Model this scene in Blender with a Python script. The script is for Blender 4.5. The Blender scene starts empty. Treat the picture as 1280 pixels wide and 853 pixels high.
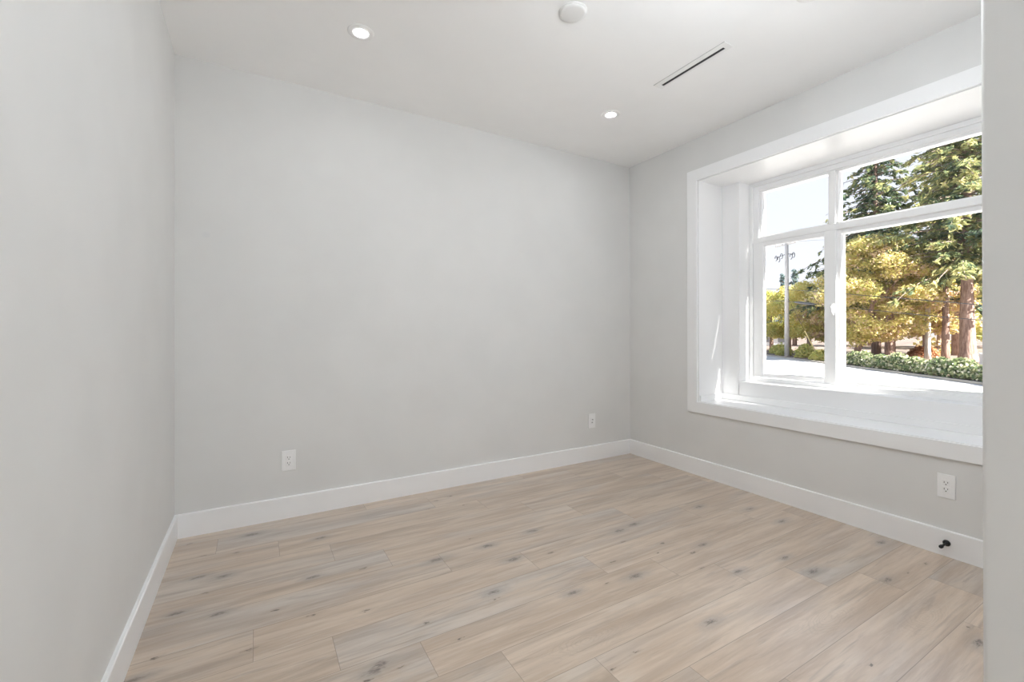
import bpy, bmesh, math, random
import numpy as np
from mathutils import Vector, Matrix

C = bpy.context.scene
COL = C.collection

# ------------------------------------------------------------------ camera, world, sun, exposure
H = 2.7                                    # ceiling height
EYE = 1.1536
cam_d = bpy.data.cameras.new('camera')
cam = bpy.data.objects.new('camera', cam_d)
COL.objects.link(cam)
cam.location = (0, 0, EYE)
YAW, PITCH, ROLL = math.radians(30.0104), math.radians(0.123), math.radians(-0.0593)
cam.rotation_euler = (Matrix.Rotation(-YAW, 3, 'Z') @ Matrix.Rotation(math.pi/2 + PITCH, 3, 'X') @ Matrix.Rotation(ROLL, 3, 'Z')).to_euler()
cam_d.sensor_width = 36.0
cam_d.sensor_fit = 'HORIZONTAL'
cam_d.lens = 554.578/1280*36.0
cam_d.shift_y = -(426.5 - 412.838)/1280.0
cam_d.clip_start = 0.02
cam_d.clip_end = 600
C.camera = cam

SUN_E, SKY_S = 16.5, 0.74
LAMP_S = 115.0                             # recessed lamp lens emission
FILL_S = 38.0                             # emission of the added fill globes
EXPOSURE = 0.76
w = bpy.data.worlds.new('sky'); C.world = w; w.use_nodes = True
nt = w.node_tree; nt.nodes.clear()
wo = nt.nodes.new('ShaderNodeOutputWorld'); bg = nt.nodes.new('ShaderNodeBackground')
tc = nt.nodes.new('ShaderNodeTexCoord'); sx = nt.nodes.new('ShaderNodeSeparateXYZ')
cr = nt.nodes.new('ShaderNodeValToRGB')
cr.color_ramp.elements[0].position = 0.0; cr.color_ramp.elements[0].color = (0.90, 0.92, 0.98, 1)
cr.color_ramp.elements[1].position = 0.9; cr.color_ramp.elements[1].color = (0.50, 0.68, 1.0, 1)
e_ = cr.color_ramp.elements.new(0.35); e_.color = (0.80, 0.845, 0.98, 1)
nt.links.new(tc.outputs['Generated'], sx.inputs[0]); nt.links.new(sx.outputs['Z'], cr.inputs[0])
nt.links.new(cr.outputs[0], bg.inputs[0]); bg.inputs[1].default_value = SKY_S
nt.links.new(bg.outputs[0], wo.inputs[0])

sun_d = bpy.data.lights.new('sun', 'SUN'); sun = bpy.data.objects.new('sun', sun_d); COL.objects.link(sun)
sun_d.energy = SUN_E; sun_d.angle = math.radians(0.55); sun_d.color = (1.0, 0.955, 0.89)
sun.rotation_euler = Vector((-0.235, 1.0, -0.85)).to_track_quat('-Z', 'Y').to_euler()
sun.location = (10, -10, 20)

C.view_settings.view_transform = 'Standard'
C.view_settings.look = 'None'
C.view_settings.exposure = EXPOSURE
C.view_settings.gamma = 1.0
C.view_settings.use_curve_mapping = False
C.cycles.use_denoising = True
C.cycles.max_bounces = 14
C.cycles.diffuse_bounces = 8
C.cycles.glossy_bounces = 4
C.cycles.transmission_bounces = 6
C.cycles.transparent_max_bounces = 16
C.cycles.sample_clamp_indirect = 6.0
C.cycles.caustics_reflective = False
C.cycles.caustics_refractive = False

# ------------------------------------------------------------------ node helpers
class NT:
    def __init__(s, name):
        s.m = bpy.data.materials.new(name); s.m.use_nodes = True
        s.t = s.m.node_tree; s.t.nodes.clear()
        s.out = s.n('ShaderNodeOutputMaterial')
    def n(s, ty, **kw):
        nd = s.t.nodes.new(ty)
        for k, v in kw.items(): setattr(nd, k, v)
        return nd
    def put(s, sock, v):
        if v is None: return
        if isinstance(v, bpy.types.NodeSocket): s.t.links.new(v, sock)
        else: sock.default_value = v
    def math(s, op, a, b=None, c=None, clamp=False):
        nd = s.n('ShaderNodeMath', operation=op); nd.use_clamp = clamp
        for i, v in enumerate((a, b, c)): s.put(nd.inputs[i], v)
        return nd.outputs[0]
    def vmath(s, op, a, b=None):
        nd = s.n('ShaderNodeVectorMath', operation=op)
        s.put(nd.inputs[0], a); s.put(nd.inputs[1], b)
        return nd.outputs['Value'] if op in ('LENGTH', 'DISTANCE', 'DOT_PRODUCT') else nd.outputs[0]
    def smooth(s, v, a, b, to0=0.0, to1=1.0):
        nd = s.n('ShaderNodeMapRange', interpolation_type='SMOOTHSTEP')
        s.put(nd.inputs['Value'], v)
        nd.inputs['From Min'].default_value = a; nd.inputs['From Max'].default_value = b
        nd.inputs['To Min'].default_value = to0; nd.inputs['To Max'].default_value = to1
        return nd.outputs[0]
    def mix(s, f, a, b, blend='MIX'):
        nd = s.n('ShaderNodeMix', data_type='RGBA', blend_type=blend)
        s.put(nd.inputs[0], f); s.put(nd.inputs[6], a); s.put(nd.inputs[7], b)
        return nd.outputs[2]
    def noise(s, vec, scale=5.0, detail=2.0, rough=0.5, dist=0.0):
        nd = s.n('ShaderNodeTexNoise')
        s.put(nd.inputs['Vector'], vec); nd.inputs['Scale'].default_value = scale
        nd.inputs['Detail'].default_value = detail; nd.inputs['Roughness'].default_value = rough
        nd.inputs['Distortion'].default_value = dist
        return nd.outputs['Fac']
    def pos(s):
        return s.n('ShaderNodeNewGeometry').outputs['Position']
    def obj(s):
        return s.n('ShaderNodeTexCoord').outputs['Object']
    def attr(s, name, out='Fac'):
        return s.n('ShaderNodeAttribute', attribute_name=name).outputs[out]
    def bsdf(s, color, rough=0.5, spec=0.5, normal=None, metal=0.0):
        b = s.n('ShaderNodeBsdfPrincipled')
        s.put(b.inputs['Base Color'], color); s.put(b.inputs['Roughness'], rough)
        s.put(b.inputs['Specular IOR Level'], spec); s.put(b.inputs['Metallic'], metal)
        if normal is not None: s.put(b.inputs['Normal'], normal)
        s.t.links.new(b.outputs[0], s.out.inputs[0]); return b
    def bump(s, h, strength=0.2, dist=0.01):
        nd = s.n('ShaderNodeBump'); nd.inputs['Strength'].default_value = strength; nd.inputs['Distance'].default_value = dist
        s.put(nd.inputs['Height'], h); return nd.outputs[0]

def rgb(r, g, b): return (r, g, b, 1.0)

def paint(name, col, rough, grain=0.0, spec=0.4, var=0.015):
    t = NT(name)
    p = t.pos()
    n = t.noise(p, 3.0, 2)
    c = t.mix(t.smooth(n, 0.3, 0.7), rgb(*[x*(1-var) for x in col]), rgb(*[min(1, x*(1+var)) for x in col]))
    nrm = None
    if grain: nrm = t.bump(t.noise(p, 420.0, 2), grain, 0.001)
    t.bsdf(c, rough, spec, nrm)
    return t.m

WALL_COL = (0.745, 0.742, 0.732)
M_wall = paint('wall_paint', WALL_COL, 0.62, 0.12, 0.3)
M_ceil = paint('ceiling_paint', (0.95, 0.95, 0.95), 0.7, 0.08, 0.2)
M_trim = paint('trim_paint', (0.91, 0.912, 0.918), 0.34, 0.0, 0.45, 0.006)
M_vinyl = paint('window_vinyl', (0.91, 0.913, 0.918), 0.28, 0.0, 0.5, 0.006)
M_plate = paint('outlet_plastic', (0.90, 0.90, 0.90), 0.3, 0.0, 0.5, 0.004)
M_fixture = paint('fixture_white', (0.88, 0.88, 0.875), 0.4, 0.0, 0.4, 0.004)
M_offwhite = paint('detector_plastic', (0.80, 0.80, 0.79), 0.45, 0.0, 0.3, 0.004)
M_slot = paint('slot_dark', (0.03, 0.03, 0.03), 0.6)
M_duct = paint('duct_dark', (0.022, 0.022, 0.024), 0.5)
M_black = paint('black_metal', (0.012, 0.012, 0.013), 0.35, 0, 0.5)
M_rubber = paint('black_rubber', (0.016, 0.016, 0.016), 0.6, 0, 0.3)
M_grey = paint('connector_grey', (0.42, 0.42, 0.42), 0.4)

# back wall: same paint with one faint patch where a hole was filled
t = NT('wall_paint_patched')
p = t.pos(); n = t.noise(p, 3.0, 2)
c = t.mix(t.smooth(n, 0.3, 0.7), rgb(*[x*0.985 for x in WALL_COL]), rgb(*[x*1.015 for x in WALL_COL]))
d = t.vmath('DISTANCE', p, (-0.247, 3.077, 1.706))
d = t.math('ADD', d, t.math('MULTIPLY', t.noise(p, 60, 2), 0.008))
c = t.mix(t.smooth(d, 0.012, 0.030, 0.75, 0.0), c, rgb(0.70, 0.70, 0.70))
t.bsdf(c, 0.62, 0.3, t.bump(t.noise(p, 420.0, 2), 0.12, 0.001))
M_wallp = t.m

def emit_mat(name, col, s):
    t = NT(name); e = t.n('ShaderNodeEmission'); e.inputs[0].default_value = rgb(*col); e.inputs[1].default_value = s
    t.t.links.new(e.outputs[0], t.out.inputs[0]); return t.m
M_lens = emit_mat('lamp_lens', (0.96, 0.98, 1.0), LAMP_S)
M_fill_room = emit_mat('fill_globe_room', (0.87, 0.94, 1.0), FILL_S)
M_fill_entry = emit_mat('fill_globe_entry', (0.87, 0.94, 1.0), FILL_S*1.45)  # entry fill lamp, added; stronger than the room one

t = NT('window_glass')
tr = t.n('ShaderNodeBsdfTransparent'); tr.inputs[0].default_value = rgb(0.97, 0.975, 0.97)
gl = t.n('ShaderNodeBsdfGlossy'); gl.inputs['Roughness'].default_value = 0.0
fr = t.n('ShaderNodeFresnel'); fr.inputs[0].default_value = 1.45
mx = t.n('ShaderNodeMixShader')
t.t.links.new(t.math('MULTIPLY', fr.outputs[0], 0.6), mx.inputs[0])
t.t.links.new(tr.outputs[0], mx.inputs[1]); t.t.links.new(gl.outputs[0], mx.inputs[2]); t.t.links.new(mx.outputs[0], t.out.inputs[0])
M_glass = t.m

# ------------------------------------------------------------------ object helpers
def tag(o, label=None, cat=None, group=None, kind=None):
    if label: o['label'] = label
    if cat: o['category'] = cat
    if group: o['group'] = group
    if kind: o['kind'] = kind
    return o
def empty(name, loc=(0, 0, 0), rz=0.0):
    o = bpy.data.objects.new(name, None); COL.objects.link(o); o.location = loc; o.rotation_euler = (0, 0, rz)
    o.empty_display_size = 0.1
    return o
def build(name, bm, mat, parent=None, smooth=False, loc=None):
    me = bpy.data.meshes.new(name); bm.normal_update(); bm.to_mesh(me); bm.free()
    for m_ in (mat if isinstance(mat, (list, tuple)) else [mat]): me.materials.append(m_)
    if smooth:
        for q in me.polygons: q.use_smooth = True
    o = bpy.data.objects.new(name, me); COL.objects.link(o)
    if loc is not None: o.location = loc
    if parent: o.parent = parent
    return o
def box(bm, x0, x1, y0, y1, z0, z1, bev=0.0, seg=2):
    r = bmesh.ops.create_cube(bm, size=1.0)
    vs = r['verts']
    for v in vs:
        v.co = Vector(((x0+x1)/2 + v.co.x*(x1-x0), (y0+y1)/2 + v.co.y*(y1-y0), (z0+z1)/2 + v.co.z*(z1-z0)))
    if bev > 0:
        es = list({e for v in vs for e in v.link_edges})
        bmesh.ops.bevel(bm, geom=es, offset=bev, segments=seg, affect='EDGES', profile=0.5)
def prism(bm, pts, z0, z1):
    vb = [bm.verts.new((x, y, z0)) for x, y in pts]; vt = [bm.verts.new((x, y, z1)) for x, y in pts]
    n = len(pts)
    bm.faces.new(vb[::-1]); bm.faces.new(vt)
    for i in range(n): bm.faces.new((vb[i], vb[(i+1) % n], vt[(i+1) % n], vt[i]))
    bmesh.ops.recalc_face_normals(bm, faces=bm.faces[:])
def extrude_profile(bm, prof, p0, p1, up=Vector((0, 0, 1)), out=Vector((1, 0, 0))):
    """prof: list of (out, up) pairs swept straight from p0 to p1"""
    rings = []
    for p in (p0, p1):
        rings.append([bm.verts.new(Vector(p) + out*a + up*b) for a, b in prof])
    n = len(prof)
    for i in range(n): bm.faces.new((rings[0][i], rings[0][(i+1) % n], rings[1][(i+1) % n], rings[1][i]))
    bm.faces.new(rings[0][::-1]); bm.faces.new(rings[1])
    bmesh.ops.recalc_face_normals(bm, faces=bm.faces[:])
def lathe(bm, prof, seg=48, M=None):
    """prof: (r, z) list, revolved about z; ends are closed when r is 0"""
    rings = []
    for r, z in prof:
        if r < 1e-6: rings.append([bm.verts.new((0, 0, z))])
        else: rings.append([bm.verts.new((r*math.cos(2*math.pi*i/seg), r*math.sin(2*math.pi*i/seg), z)) for i in range(seg)])
    for a, b in zip(rings[:-1], rings[1:]):
        for i in range(seg):
            j = (i+1) % seg
            if len(a) == 1 and len(b) == 1: continue
            if len(a) == 1: bm.faces.new((a[0], b[j], b[i]))
            elif len(b) == 1: bm.faces.new((a[i], a[j], b[0]))
            else: bm.faces.new((a[i], a[j], b[j], b[i]))
    bmesh.ops.recalc_face_normals(bm, faces=bm.faces[:])
    if M is not None:
        for v in bm.verts: v.co = M @ v.co
def ring(bm, y0, y1, z0, z1, wl, wr, wb, wt, x0, x1, bev=0.002):
    """a rectangular frame in the y-z plane; y0<y1; wl is the width on the y1 side (left seen from the room)"""
    box(bm, x0, x1, y1-wl, y1, z0, z1, bev)
    box(bm, x0, x1, y0, y0+wr, z0, z1, bev)
    box(bm, x0, x1, y0+wr, y1-wl, z0, z0+wb, bev)
    box(bm, x0, x1, y0+wr, y1-wl, z1-wt, z1, bev)
def tube(bm, pts, radii, seg=8, cap=True):
    rings = []
    pts = [Vector(p) for p in pts]
    for i, p in enumerate(pts):
        d = (pts[min(i+1, len(pts)-1)] - pts[max(i-1, 0)]).normalized()
        a = d.cross(Vector((0.31, 0.17, 0.93)));
        if a.length < 1e-3: a = d.cross(Vector((1, 0, 0)))
        a.normalize(); b = d.cross(a).normalized()
        r = radii[i] if hasattr(radii, '__len__') else radii
        rings.append([bm.verts.new(p + a*(r*math.cos(2*math.pi*k/seg)) + b*(r*math.sin(2*math.pi*k/seg))) for k in range(seg)])
    for r0, r1 in zip(rings[:-1], rings[1:]):
        for k in range(seg): bm.faces.new((r0[k], r0[(k+1) % seg], r1[(k+1) % seg], r1[k]))
    if cap: bm.faces.new(rings[0][::-1]); bm.faces.new(rings[-1])

# ------------------------------------------------------------------ room shell
XL, XR, YB = -0.391, 3.066, 3.077
YF, XE, YR = 0.303, 1.273, -3.1       # front wall of the room, entry wall, rear wall of the entry
# bay opening in the right wall
BY0, BY1, BZ0, BZ1 = 0.475, 2.325, 0.59, 2.352
XP, XW = 3.371, 3.506                  # back panel of the bay, window frame plane
WY0, WY1 = 0.62, 2.177                 # window opening in the panel

# floor: one mesh of planks; joints where the photograph shows them
PW, PL, PY = 0.1935, 1.2, 0.632
joint = {0: 2.72, 1: 1.29, 2: 1.035, 3: 0.764, 4: 0.528, 5: 0.25, 6: -0.008, 7: 0.816, 8: 0.583, 9: 0.345, 10: 0.107, 11: 1.02, 12: 0.62}
grey_over = {(5, 0.25): 0.70, (9, -0.855): 0.55, (8, -0.617): 0.55, (10, -1.093): 0.35, (4, -0.672): 0.55, (6, -1.208): 0.35,
             (3, 0.764): 0.05, (4, 0.528): 0.05, (2, 1.035): 0.30, (1, 1.29): 0.22, (0, 1.52): 0.25, (6, -0.008): 0.25, (6, 1.192): 0.40,
             (7, 0.816): 0.45, (5, 1.45): 0.4, (11, -0.18): 0.6, (12, -0.58): 0.5, (11, 1.02): 0.35, (9, 0.345): 0.3, (0, 2.72): 0.65}
rf = random.Random(11)
fv, ff, fa_r, fa_g, fa_t, fpu = [], [], [], [], [], []
x_lo, x_hi, y_lo, y_hi = XL-0.1, XR+0.1, YR-0.1, YB+0.05
k0 = math.floor((y_lo-PY)/PW); k1 = math.ceil((y_hi-PY)/PW)
for k in range(k0, k1):
    j = joint.get(k, rf.uniform(0, 1.2))
    i0 = math.floor((x_lo-j)/PL); i1 = math.ceil((x_hi-j)/PL)
    for i in range(i0, i1):
        xa, xb = j+i*PL, j+(i+1)*PL
        ya, yb = PY+k*PW, PY+(k+1)*PW
        cx0, cx1 = max(xa, x_lo), min(xb, x_hi); cy0, cy1 = max(ya, y_lo), min(yb, y_hi)
        if cx1 <= cx0 or cy1 <= cy0: continue
        b_ = len(fv)
        fv += [(cx0, cy0, 0), (cx1, cy0, 0), (cx1, cy1, 0), (cx0, cy1, 0)]
        ff.append((b_, b_+1, b_+2, b_+3))
        g_ = None
        for (kk, xx), val in grey_over.items():
            if kk == k and abs(xx-xa) < 0.06: g_ = val
        rr = rf.random()
        fa_r.append(rr); fa_g.append(g_ if g_ is not None else rf.uniform(0.05, 0.5)); fa_t.append(2.4 if (k, round(xa, 2)) in ((0, 1.52), (1, 1.29), (2, 1.03)) or k == -1 else rf.uniform(-1, 1))  # fixed planks lightened to stand in for window sheen; others vary at random
        fpu += [(cx0-xa, cy0-ya), (cx1-xa, cy0-ya), (cx1-xa, cy1-ya), (cx0-xa, cy1-ya)]
me = bpy.data.meshes.new('floor'); me.from_pydata(fv, [], ff)
for nm, dat in (('plank_random', fa_r), ('plank_grey', fa_g), ('plank_tone_sheen', fa_t)):
    a_ = me.attributes.new(nm, 'FLOAT', 'FACE'); a_.data.foreach_set('value', np.array(dat, dtype=np.float32))
uv = me.uv_layers.new(name='plank_uv'); uv.data.foreach_set('uv', np.array(fpu, dtype=np.float32).ravel())
floor = bpy.data.objects.new('floor', me); COL.objects.link(floor); tag(floor, kind='structure')

KNOTS = [(-0.31,2.96,1),(-0.02,2.92,2),(-0.23,2.77,1),(-0.09,2.72,1.2),(0.31,2.68,1.6),(-0.23,2.54,1.4),(-0.13,2.49,1.6),(-0.19,2.37,1),
 (-0.28,2.26,1.6),(-0.13,2.17,1.5),(0.07,2.08,1.2),(0.2,1.97,1.3),(-0.31,1.99,1.1),(-0.02,1.87,1.3),(-0.35,1.9,1.6),(0.23,2.27,1.4),
 (0.91,1.74,1.5),(0.89,1.69,1.1),(0.4,1.89,1.1),(0.58,1.69,1.2),(0.66,1.54,0.9),(0.35,1.54,1.7),(0.37,1.56,1.4),(0.44,1.51,0.9),(0.32,1.51,1.3),
 (0.79,2.13,1.7),(1.13,1.94,1.8),(1.08,2.13,1.6),(1.38,2.16,1.4),(1.03,2.25,0.9),(0.45,2.23,1.2),
 (1.55,1.52,1.9),(1.21,1.56,1.4),(1.39,1.54,0.8),(1.54,1.67,0.9),(1.74,1.8,0.9),(1.95,1.93,1.8),(1.82,1.91,1.7),(1.91,1.68,1.2),(1.81,1.62,0.8),
 (1.97,1.53,1.3),(2.09,1.56,1.7),(1.88,1.41,0.9),(1.56,1.13,1.5),(1.18,1.16,0.9),(1.05,1.14,1.0),(1.33,1.9,1.2),(2.0,1.3,1.4),
 (2.33,1.26,1.4),(2.53,0.91,1.6),(2.87,0.88,1.1),(2.68,0.89,0.8),(2.95,1.09,1.6),(2.4,0.61,0.9),(2.31,0.56,1.5),(2.31,1.12,1.8),(1.84,0.71,0.8),
 (2.52,1.91,1.5),(2.77,1.72,1.4),(2.76,1.51,1.7),(1.18,2.9,1.3),(1.06,2.87,1.3),(0.97,2.76,0.8),(1.2,2.71,1.0)]
EYES = [(1.985, 0.905), (2.33, 0.716), (1.064, 1.295)]      # oval figure in the grain
t = NT('oak_planks')
P = t.obj()
R_ = t.attr('plank_random'); G_ = t.attr('plank_grey'); T_ = t.attr('plank_tone_sheen')
off = t.n('ShaderNodeCombineXYZ'); t.put(off.inputs[0], t.math('MULTIPLY', R_, 37.0)); t.put(off.inputs[1], t.math('MULTIPLY', R_, 19.0)); t.put(off.inputs[2], t.math('MULTIPLY', R_, 7.0))
Q = t.vmath('ADD', P, off.outputs[0])
streak = t.noise(t.vmath('MULTIPLY', Q, (1.6, 15.0, 1.0)), 1.0, 3, 0.55, 0.4)
patch = t.noise(t.vmath('MULTIPLY', Q, (1.1, 4.5, 1.0)), 1.3, 3, 0.6, 0.6)
grain = t.noise(t.vmath('MULTIPLY', Q, (9.0, 190.0, 1.0)), 1.0, 3, 0.6)
fig = t.noise(t.vmath('MULTIPLY', Q, (1.3, 7.0, 1.0)), 1.0, 1, 0.4, 0.3)
lines = t.math('SINE', t.math('MULTIPLY', fig, 95.0))
tan_a, tan_b = rgb(0.475, 0.36, 0.265), rgb(0.625, 0.505, 0.395)
col = t.mix(t.smooth(streak, 0.30, 0.70), tan_a, tan_b)
col = t.mix(t.math('MULTIPLY', t.smooth(patch, 0.55, 0.80), 0.5), col, rgb(0.57, 0.41, 0.285))
gmask = t.math('MULTIPLY', t.smooth(t.math('ADD', patch, t.math('MULTIPLY', G_, 0.45)), 0.58, 0.95), 0.68)
col = t.mix(gmask, col, t.mix(t.smooth(streak, 0.3, 0.7), rgb(0.36, 0.325, 0.30), rgb(0.56, 0.535, 0.505)))
dk = t.noise(t.vmath('MULTIPLY', Q, (1.7, 26.0, 1.0)), 1.0, 4, 0.62, 0.8)
col = t.mix(t.math('MULTIPLY', t.smooth(dk, 0.55, 0.72), 0.56), col, rgb(0.30, 0.24, 0.195))
col = t.mix(t.math('MULTIPLY', t.smooth(dk, 0.44, 0.28), 0.40), col, rgb(0.65, 0.57, 0.485))
midg = t.noise(t.vmath('MULTIPLY', Q, (3.6, 62.0, 1.0)), 1.0, 4, 0.65, 0.5)
col = t.mix(t.math('MULTIPLY', t.smooth(midg, 0.50, 0.70), 0.34), col, rgb(0.33, 0.25, 0.19))
col = t.mix(t.math('MULTIPLY', t.smooth(midg, 0.46, 0.30), 0.30), col, rgb(0.67, 0.595, 0.51))
band = t.noise(t.vmath('MULTIPLY', Q, (0.9, 11.0, 1.0)), 1.0, 2, 0.5, 0.5)
col = t.mix(t.math('MULTIPLY', t.smooth(band, 0.54, 0.72), 0.42), col, rgb(0.40, 0.31, 0.24))
# fine pores and figure lines
col = t.mix(t.math('MULTIPLY', t.smooth(grain, 0.56, 0.80), 0.22), col, rgb(0.30, 0.235, 0.18))
col = t.mix(t.math('MULTIPLY', t.smooth(lines, 0.3, 1.0), 0.10), col, rgb(0.40, 0.31, 0.23))
# oval figures
ev = None
for ex, ey in EYES:
    d_ = t.vmath('LENGTH', t.vmath('MULTIPLY', t.vmath('SUBTRACT', P, (ex, ey, 0)), (1.0, 3.1, 0)))
    ev = d_ if ev is None else t.math('MINIMUM', ev, d_)
ev2 = t.math('ADD', ev, t.math('MULTIPLY', t.noise(t.vmath('MULTIPLY', P, (5.0, 16.0, 1.0)), 1.0, 3, 0.6), 0.16))
rng = t.math('MULTIPLY', t.smooth(t.math('SINE', t.math('MULTIPLY', ev2, 260.0)), 0.2, 1.0), t.smooth(ev, 0.10, 0.24, 0.22, 0.0))
col = t.mix(rng, col, rgb(0.36, 0.28, 0.21))
# knots with a streak running out along the grain
wob = t.n('ShaderNodeTexNoise'); t.put(wob.inputs['Vector'], t.vmath('MULTIPLY', P, (38.0, 95.0, 1.0))); wob.inputs['Scale'].default_value = 1.0; wob.inputs['Detail'].default_value = 3.0
PJ = t.vmath('ADD', P, t.vmath('MULTIPLY', t.vmath('SUBTRACT', wob.outputs['Color'], (0.5, 0.5, 0.5)), (0.075, 0.026, 0.0)))
ks = {}
for (kx, ky, s_) in KNOTS:
    big = s_ >= 1.35
    a_, b_ = (0.017*s_, 0.0065*s_) if big else (0.012*s_, 0.0042*s_)
    d_ = t.vmath('LENGTH', t.vmath('MULTIPLY', t.vmath('SUBTRACT', PJ, (kx, ky, 0)), (1/a_, 1/b_, 0)))
    ks[big] = d_ if big not in ks else t.math('MINIMUM', ks[big], d_)
spl = t.noise(t.vmath('MULTIPLY', P, (60.0, 240.0, 1.0)), 1.0, 2, 0.6)
col = t.mix(t.math('MULTIPLY', t.smooth(ks[True], 0.6, 4.6, 0.62, 0.0), t.smooth(streak, 0.25, 0.6, 0.5, 1.0)), col, rgb(0.315, 0.275, 0.245))
col = t.mix(t.math('MULTIPLY', t.smooth(ks[True], 0.25, 1.6, 0.84, 0.0), t.smooth(spl, 0.30, 0.55)), col, rgb(0.12, 0.095, 0.075))
col = t.mix(t.smooth(ks[False], 0.8, 4.5, 0.30, 0.0), col, rgb(0.36, 0.28, 0.21))
col = t.mix(t.smooth(ks[False], 0.3, 1.5, 0.85, 0.0), col, rgb(0.10, 0.075, 0.055))
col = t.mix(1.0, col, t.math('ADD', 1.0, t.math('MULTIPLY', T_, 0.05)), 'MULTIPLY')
# joints
uvn = t.n('ShaderNodeUVMap', uv_map='plank_uv'); su = t.n('ShaderNodeSeparateXYZ'); t.t.links.new(uvn.outputs[0], su.inputs[0])
eu = t.math('MINIMUM', su.outputs[0], t.math('SUBTRACT', PL, su.outputs[0]))
evv = t.math('MINIMUM', su.outputs[1], t.math('SUBTRACT', PW, su.outputs[1]))
edge = t.math('MINIMUM', eu, evv)
col = t.mix(t.smooth(edge, 0.0004, 0.0016, 0.62, 0.0), col, rgb(0.17, 0.13, 0.10))
hgt = t.math('ADD', t.math('MULTIPLY', t.smooth(edge, 0.0, 0.002), 1.0), t.math('MULTIPLY', grain, -0.10))
rgh = t.math('ADD', 0.27, t.math('MULTIPLY', grain, 0.12))
fb = t.bsdf(col, rgh, 0.8, t.bump(hgt, 0.25, 0.001))
fb.inputs['Coat Weight'].default_value = 0.65; fb.inputs['Coat Roughness'].default_value = 0.24; fb.inputs['Coat IOR'].default_value = 1.5
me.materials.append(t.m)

def structure(name, bm, mat, smooth=False):
    return tag(build(name, bm, mat, None, smooth), kind='structure')
bm = bmesh.new(); box(bm, XL-0.3, XR+0.12, YR-0.3, YB+0.3, -0.25, -0.012); structure('floor_slab', bm, M_wall)
bm = bmesh.new(); box(bm, XL-0.3, XR+0.20, YR-0.3, YB+0.3, H, H+0.3)
structure('ceiling', bm, M_ceil)
bm = bmesh.new(); box(bm, XL-0.3, XL, YR-0.3, YB+0.3, -0.02, H); structure('wall_left', bm, M_wall)
bm = bmesh.new(); box(bm, XL, XR+0.30, YB, YB+0.3, -0.02, H); structure('wall_back', bm, M_wallp)
bm = bmesh.new()
WX = XR+0.20
G = 0.004
box(bm, XR, WX, BY1+G, YB, -0.02, H); box(bm, XR, WX, YF-0.12, BY0-G, -0.02, H)
box(bm, XR, WX, BY0-G, BY1+G, -0.02, BZ0-0.022); box(bm, XR, WX, BY0-G, BY1+G, BZ1+0.02, H)
structure('wall_right', bm, M_wall)
bm = bmesh.new()
prism(bm, [(XE, YR), (XE, YF), (XR+0.0, YF), (XR+0.0, YF-0.13), (XE+0.13, YF-0.13), (XE+0.13, YR)], -0.02, H)
es = [e for e in bm.edges if all(abs(v.co.x-XE) < 1e-4 and abs(v.co.y-YF) < 1e-4 for v in e.verts)]
bmesh.ops.bevel(bm, geom=es, offset=0.008, segments=5, affect='EDGES', profile=0.5)
structure('wall_front', bm, M_wall)
bm = bmesh.new(); box(bm, XL, XE+0.13, YR-0.15, YR, -0.02, H); structure('wall_rear', bm, M_wall)

# baseboards
BH, BT = 0.1322, 0.015
prof = [(0, 0), (BT, 0), (BT, BH-0.004), (BT-0.004, BH), (0, BH)]
def base(name, p0, p1, out):
    bm = bmesh.new(); extrude_profile(bm, prof, p0, p1, out=Vector(out)); structure(name, bm, M_trim)
base('baseboard_left', (XL, YR, 0), (XL, YB, 0), (1, 0, 0))
base('baseboard_back', (XL+BT, YB, 0), (XR-BT, YB, 0), (0, -1, 0))
base('baseboard_right', (XR, YF+BT, 0), (XR, YB, 0), (-1, 0, 0))
base('baseboard_front', (XE+0.0, YF, 0), (XR, YF, 0), (0, 1, 0))
base('baseboard_entry', (XE, YR, 0), (XE, YF, 0), (-1, 0, 0))

# ------------------------------------------------------------------ window in its deep box
win = empty('window_1', (XW, (WY0+WY1)/2, BZ0)); tag(win, kind='structure')
def wpart(name, bm, mat, parent=win, smooth=False):
    o = build(name, bm, mat, None, smooth)
    if parent is not None:
        o.parent = parent
        o.matrix_parent_inverse = Matrix.Translation(-win.location)
    return o
CW = 0.090
bm = bmesh.new()
ring(bm, BY0-0.006-CW, BY1+0.006+CW, BZ0-0.006-CW+0.006, BZ1+0.004+CW, CW, CW, CW-0.004, CW, XR-0.016, XR, 0.0015)
wpart('casing', bm, M_trim)
bm = bmesh.new()                                                     # box lining
box(bm, XR+0.003, XP, BY1, BY1+0.02, BZ0-0.02, BZ1+0.018, 0.001)
box(bm, XR+0.003, XP, BY0-0.02, BY0, BZ0-0.02, BZ1+0.018, 0.001)
wpart('side_jamb', bm, M_trim)
bm = bmesh.new(); box(bm, XR+0.003, XW+0.12, BY0-0.02, BY1+0.02, BZ1, BZ1+0.018, 0.001); wpart('head_soffit', bm, M_trim)
bm = bmesh.new(); box(bm, XR+0.001, XP+0.02, BY0-0.02, BY1+0.02, BZ0-0.02, BZ0, 0.001); wpart('sill_board', bm, M_trim)
WZ0 = 0.747
bm = bmesh.new()                                                     # panel around the window
box(bm, XP, XW, WY1, BY1+0.10, BZ0-0.10, BZ1+0.001, 0.003)
box(bm, XP, XW, BY0-0.10, WY0, BZ0-0.10, BZ1+0.001, 0.003)
box(bm, XP, XW+0.06, WY0-0.01, WY1+0.01, BZ0-0.10, WZ0, 0.003)
wpart('back_panel', bm, M_trim)
bm = bmesh.new()                                                     # low moulding along the foot of the box
TH = 0.046
box(bm, XP-0.011, XP, BY0, BY1, BZ0, BZ0+TH, 0.003)
box(bm, XR+0.012, XP, BY1-0.011, BY1, BZ0, BZ0+TH, 0.003)
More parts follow.
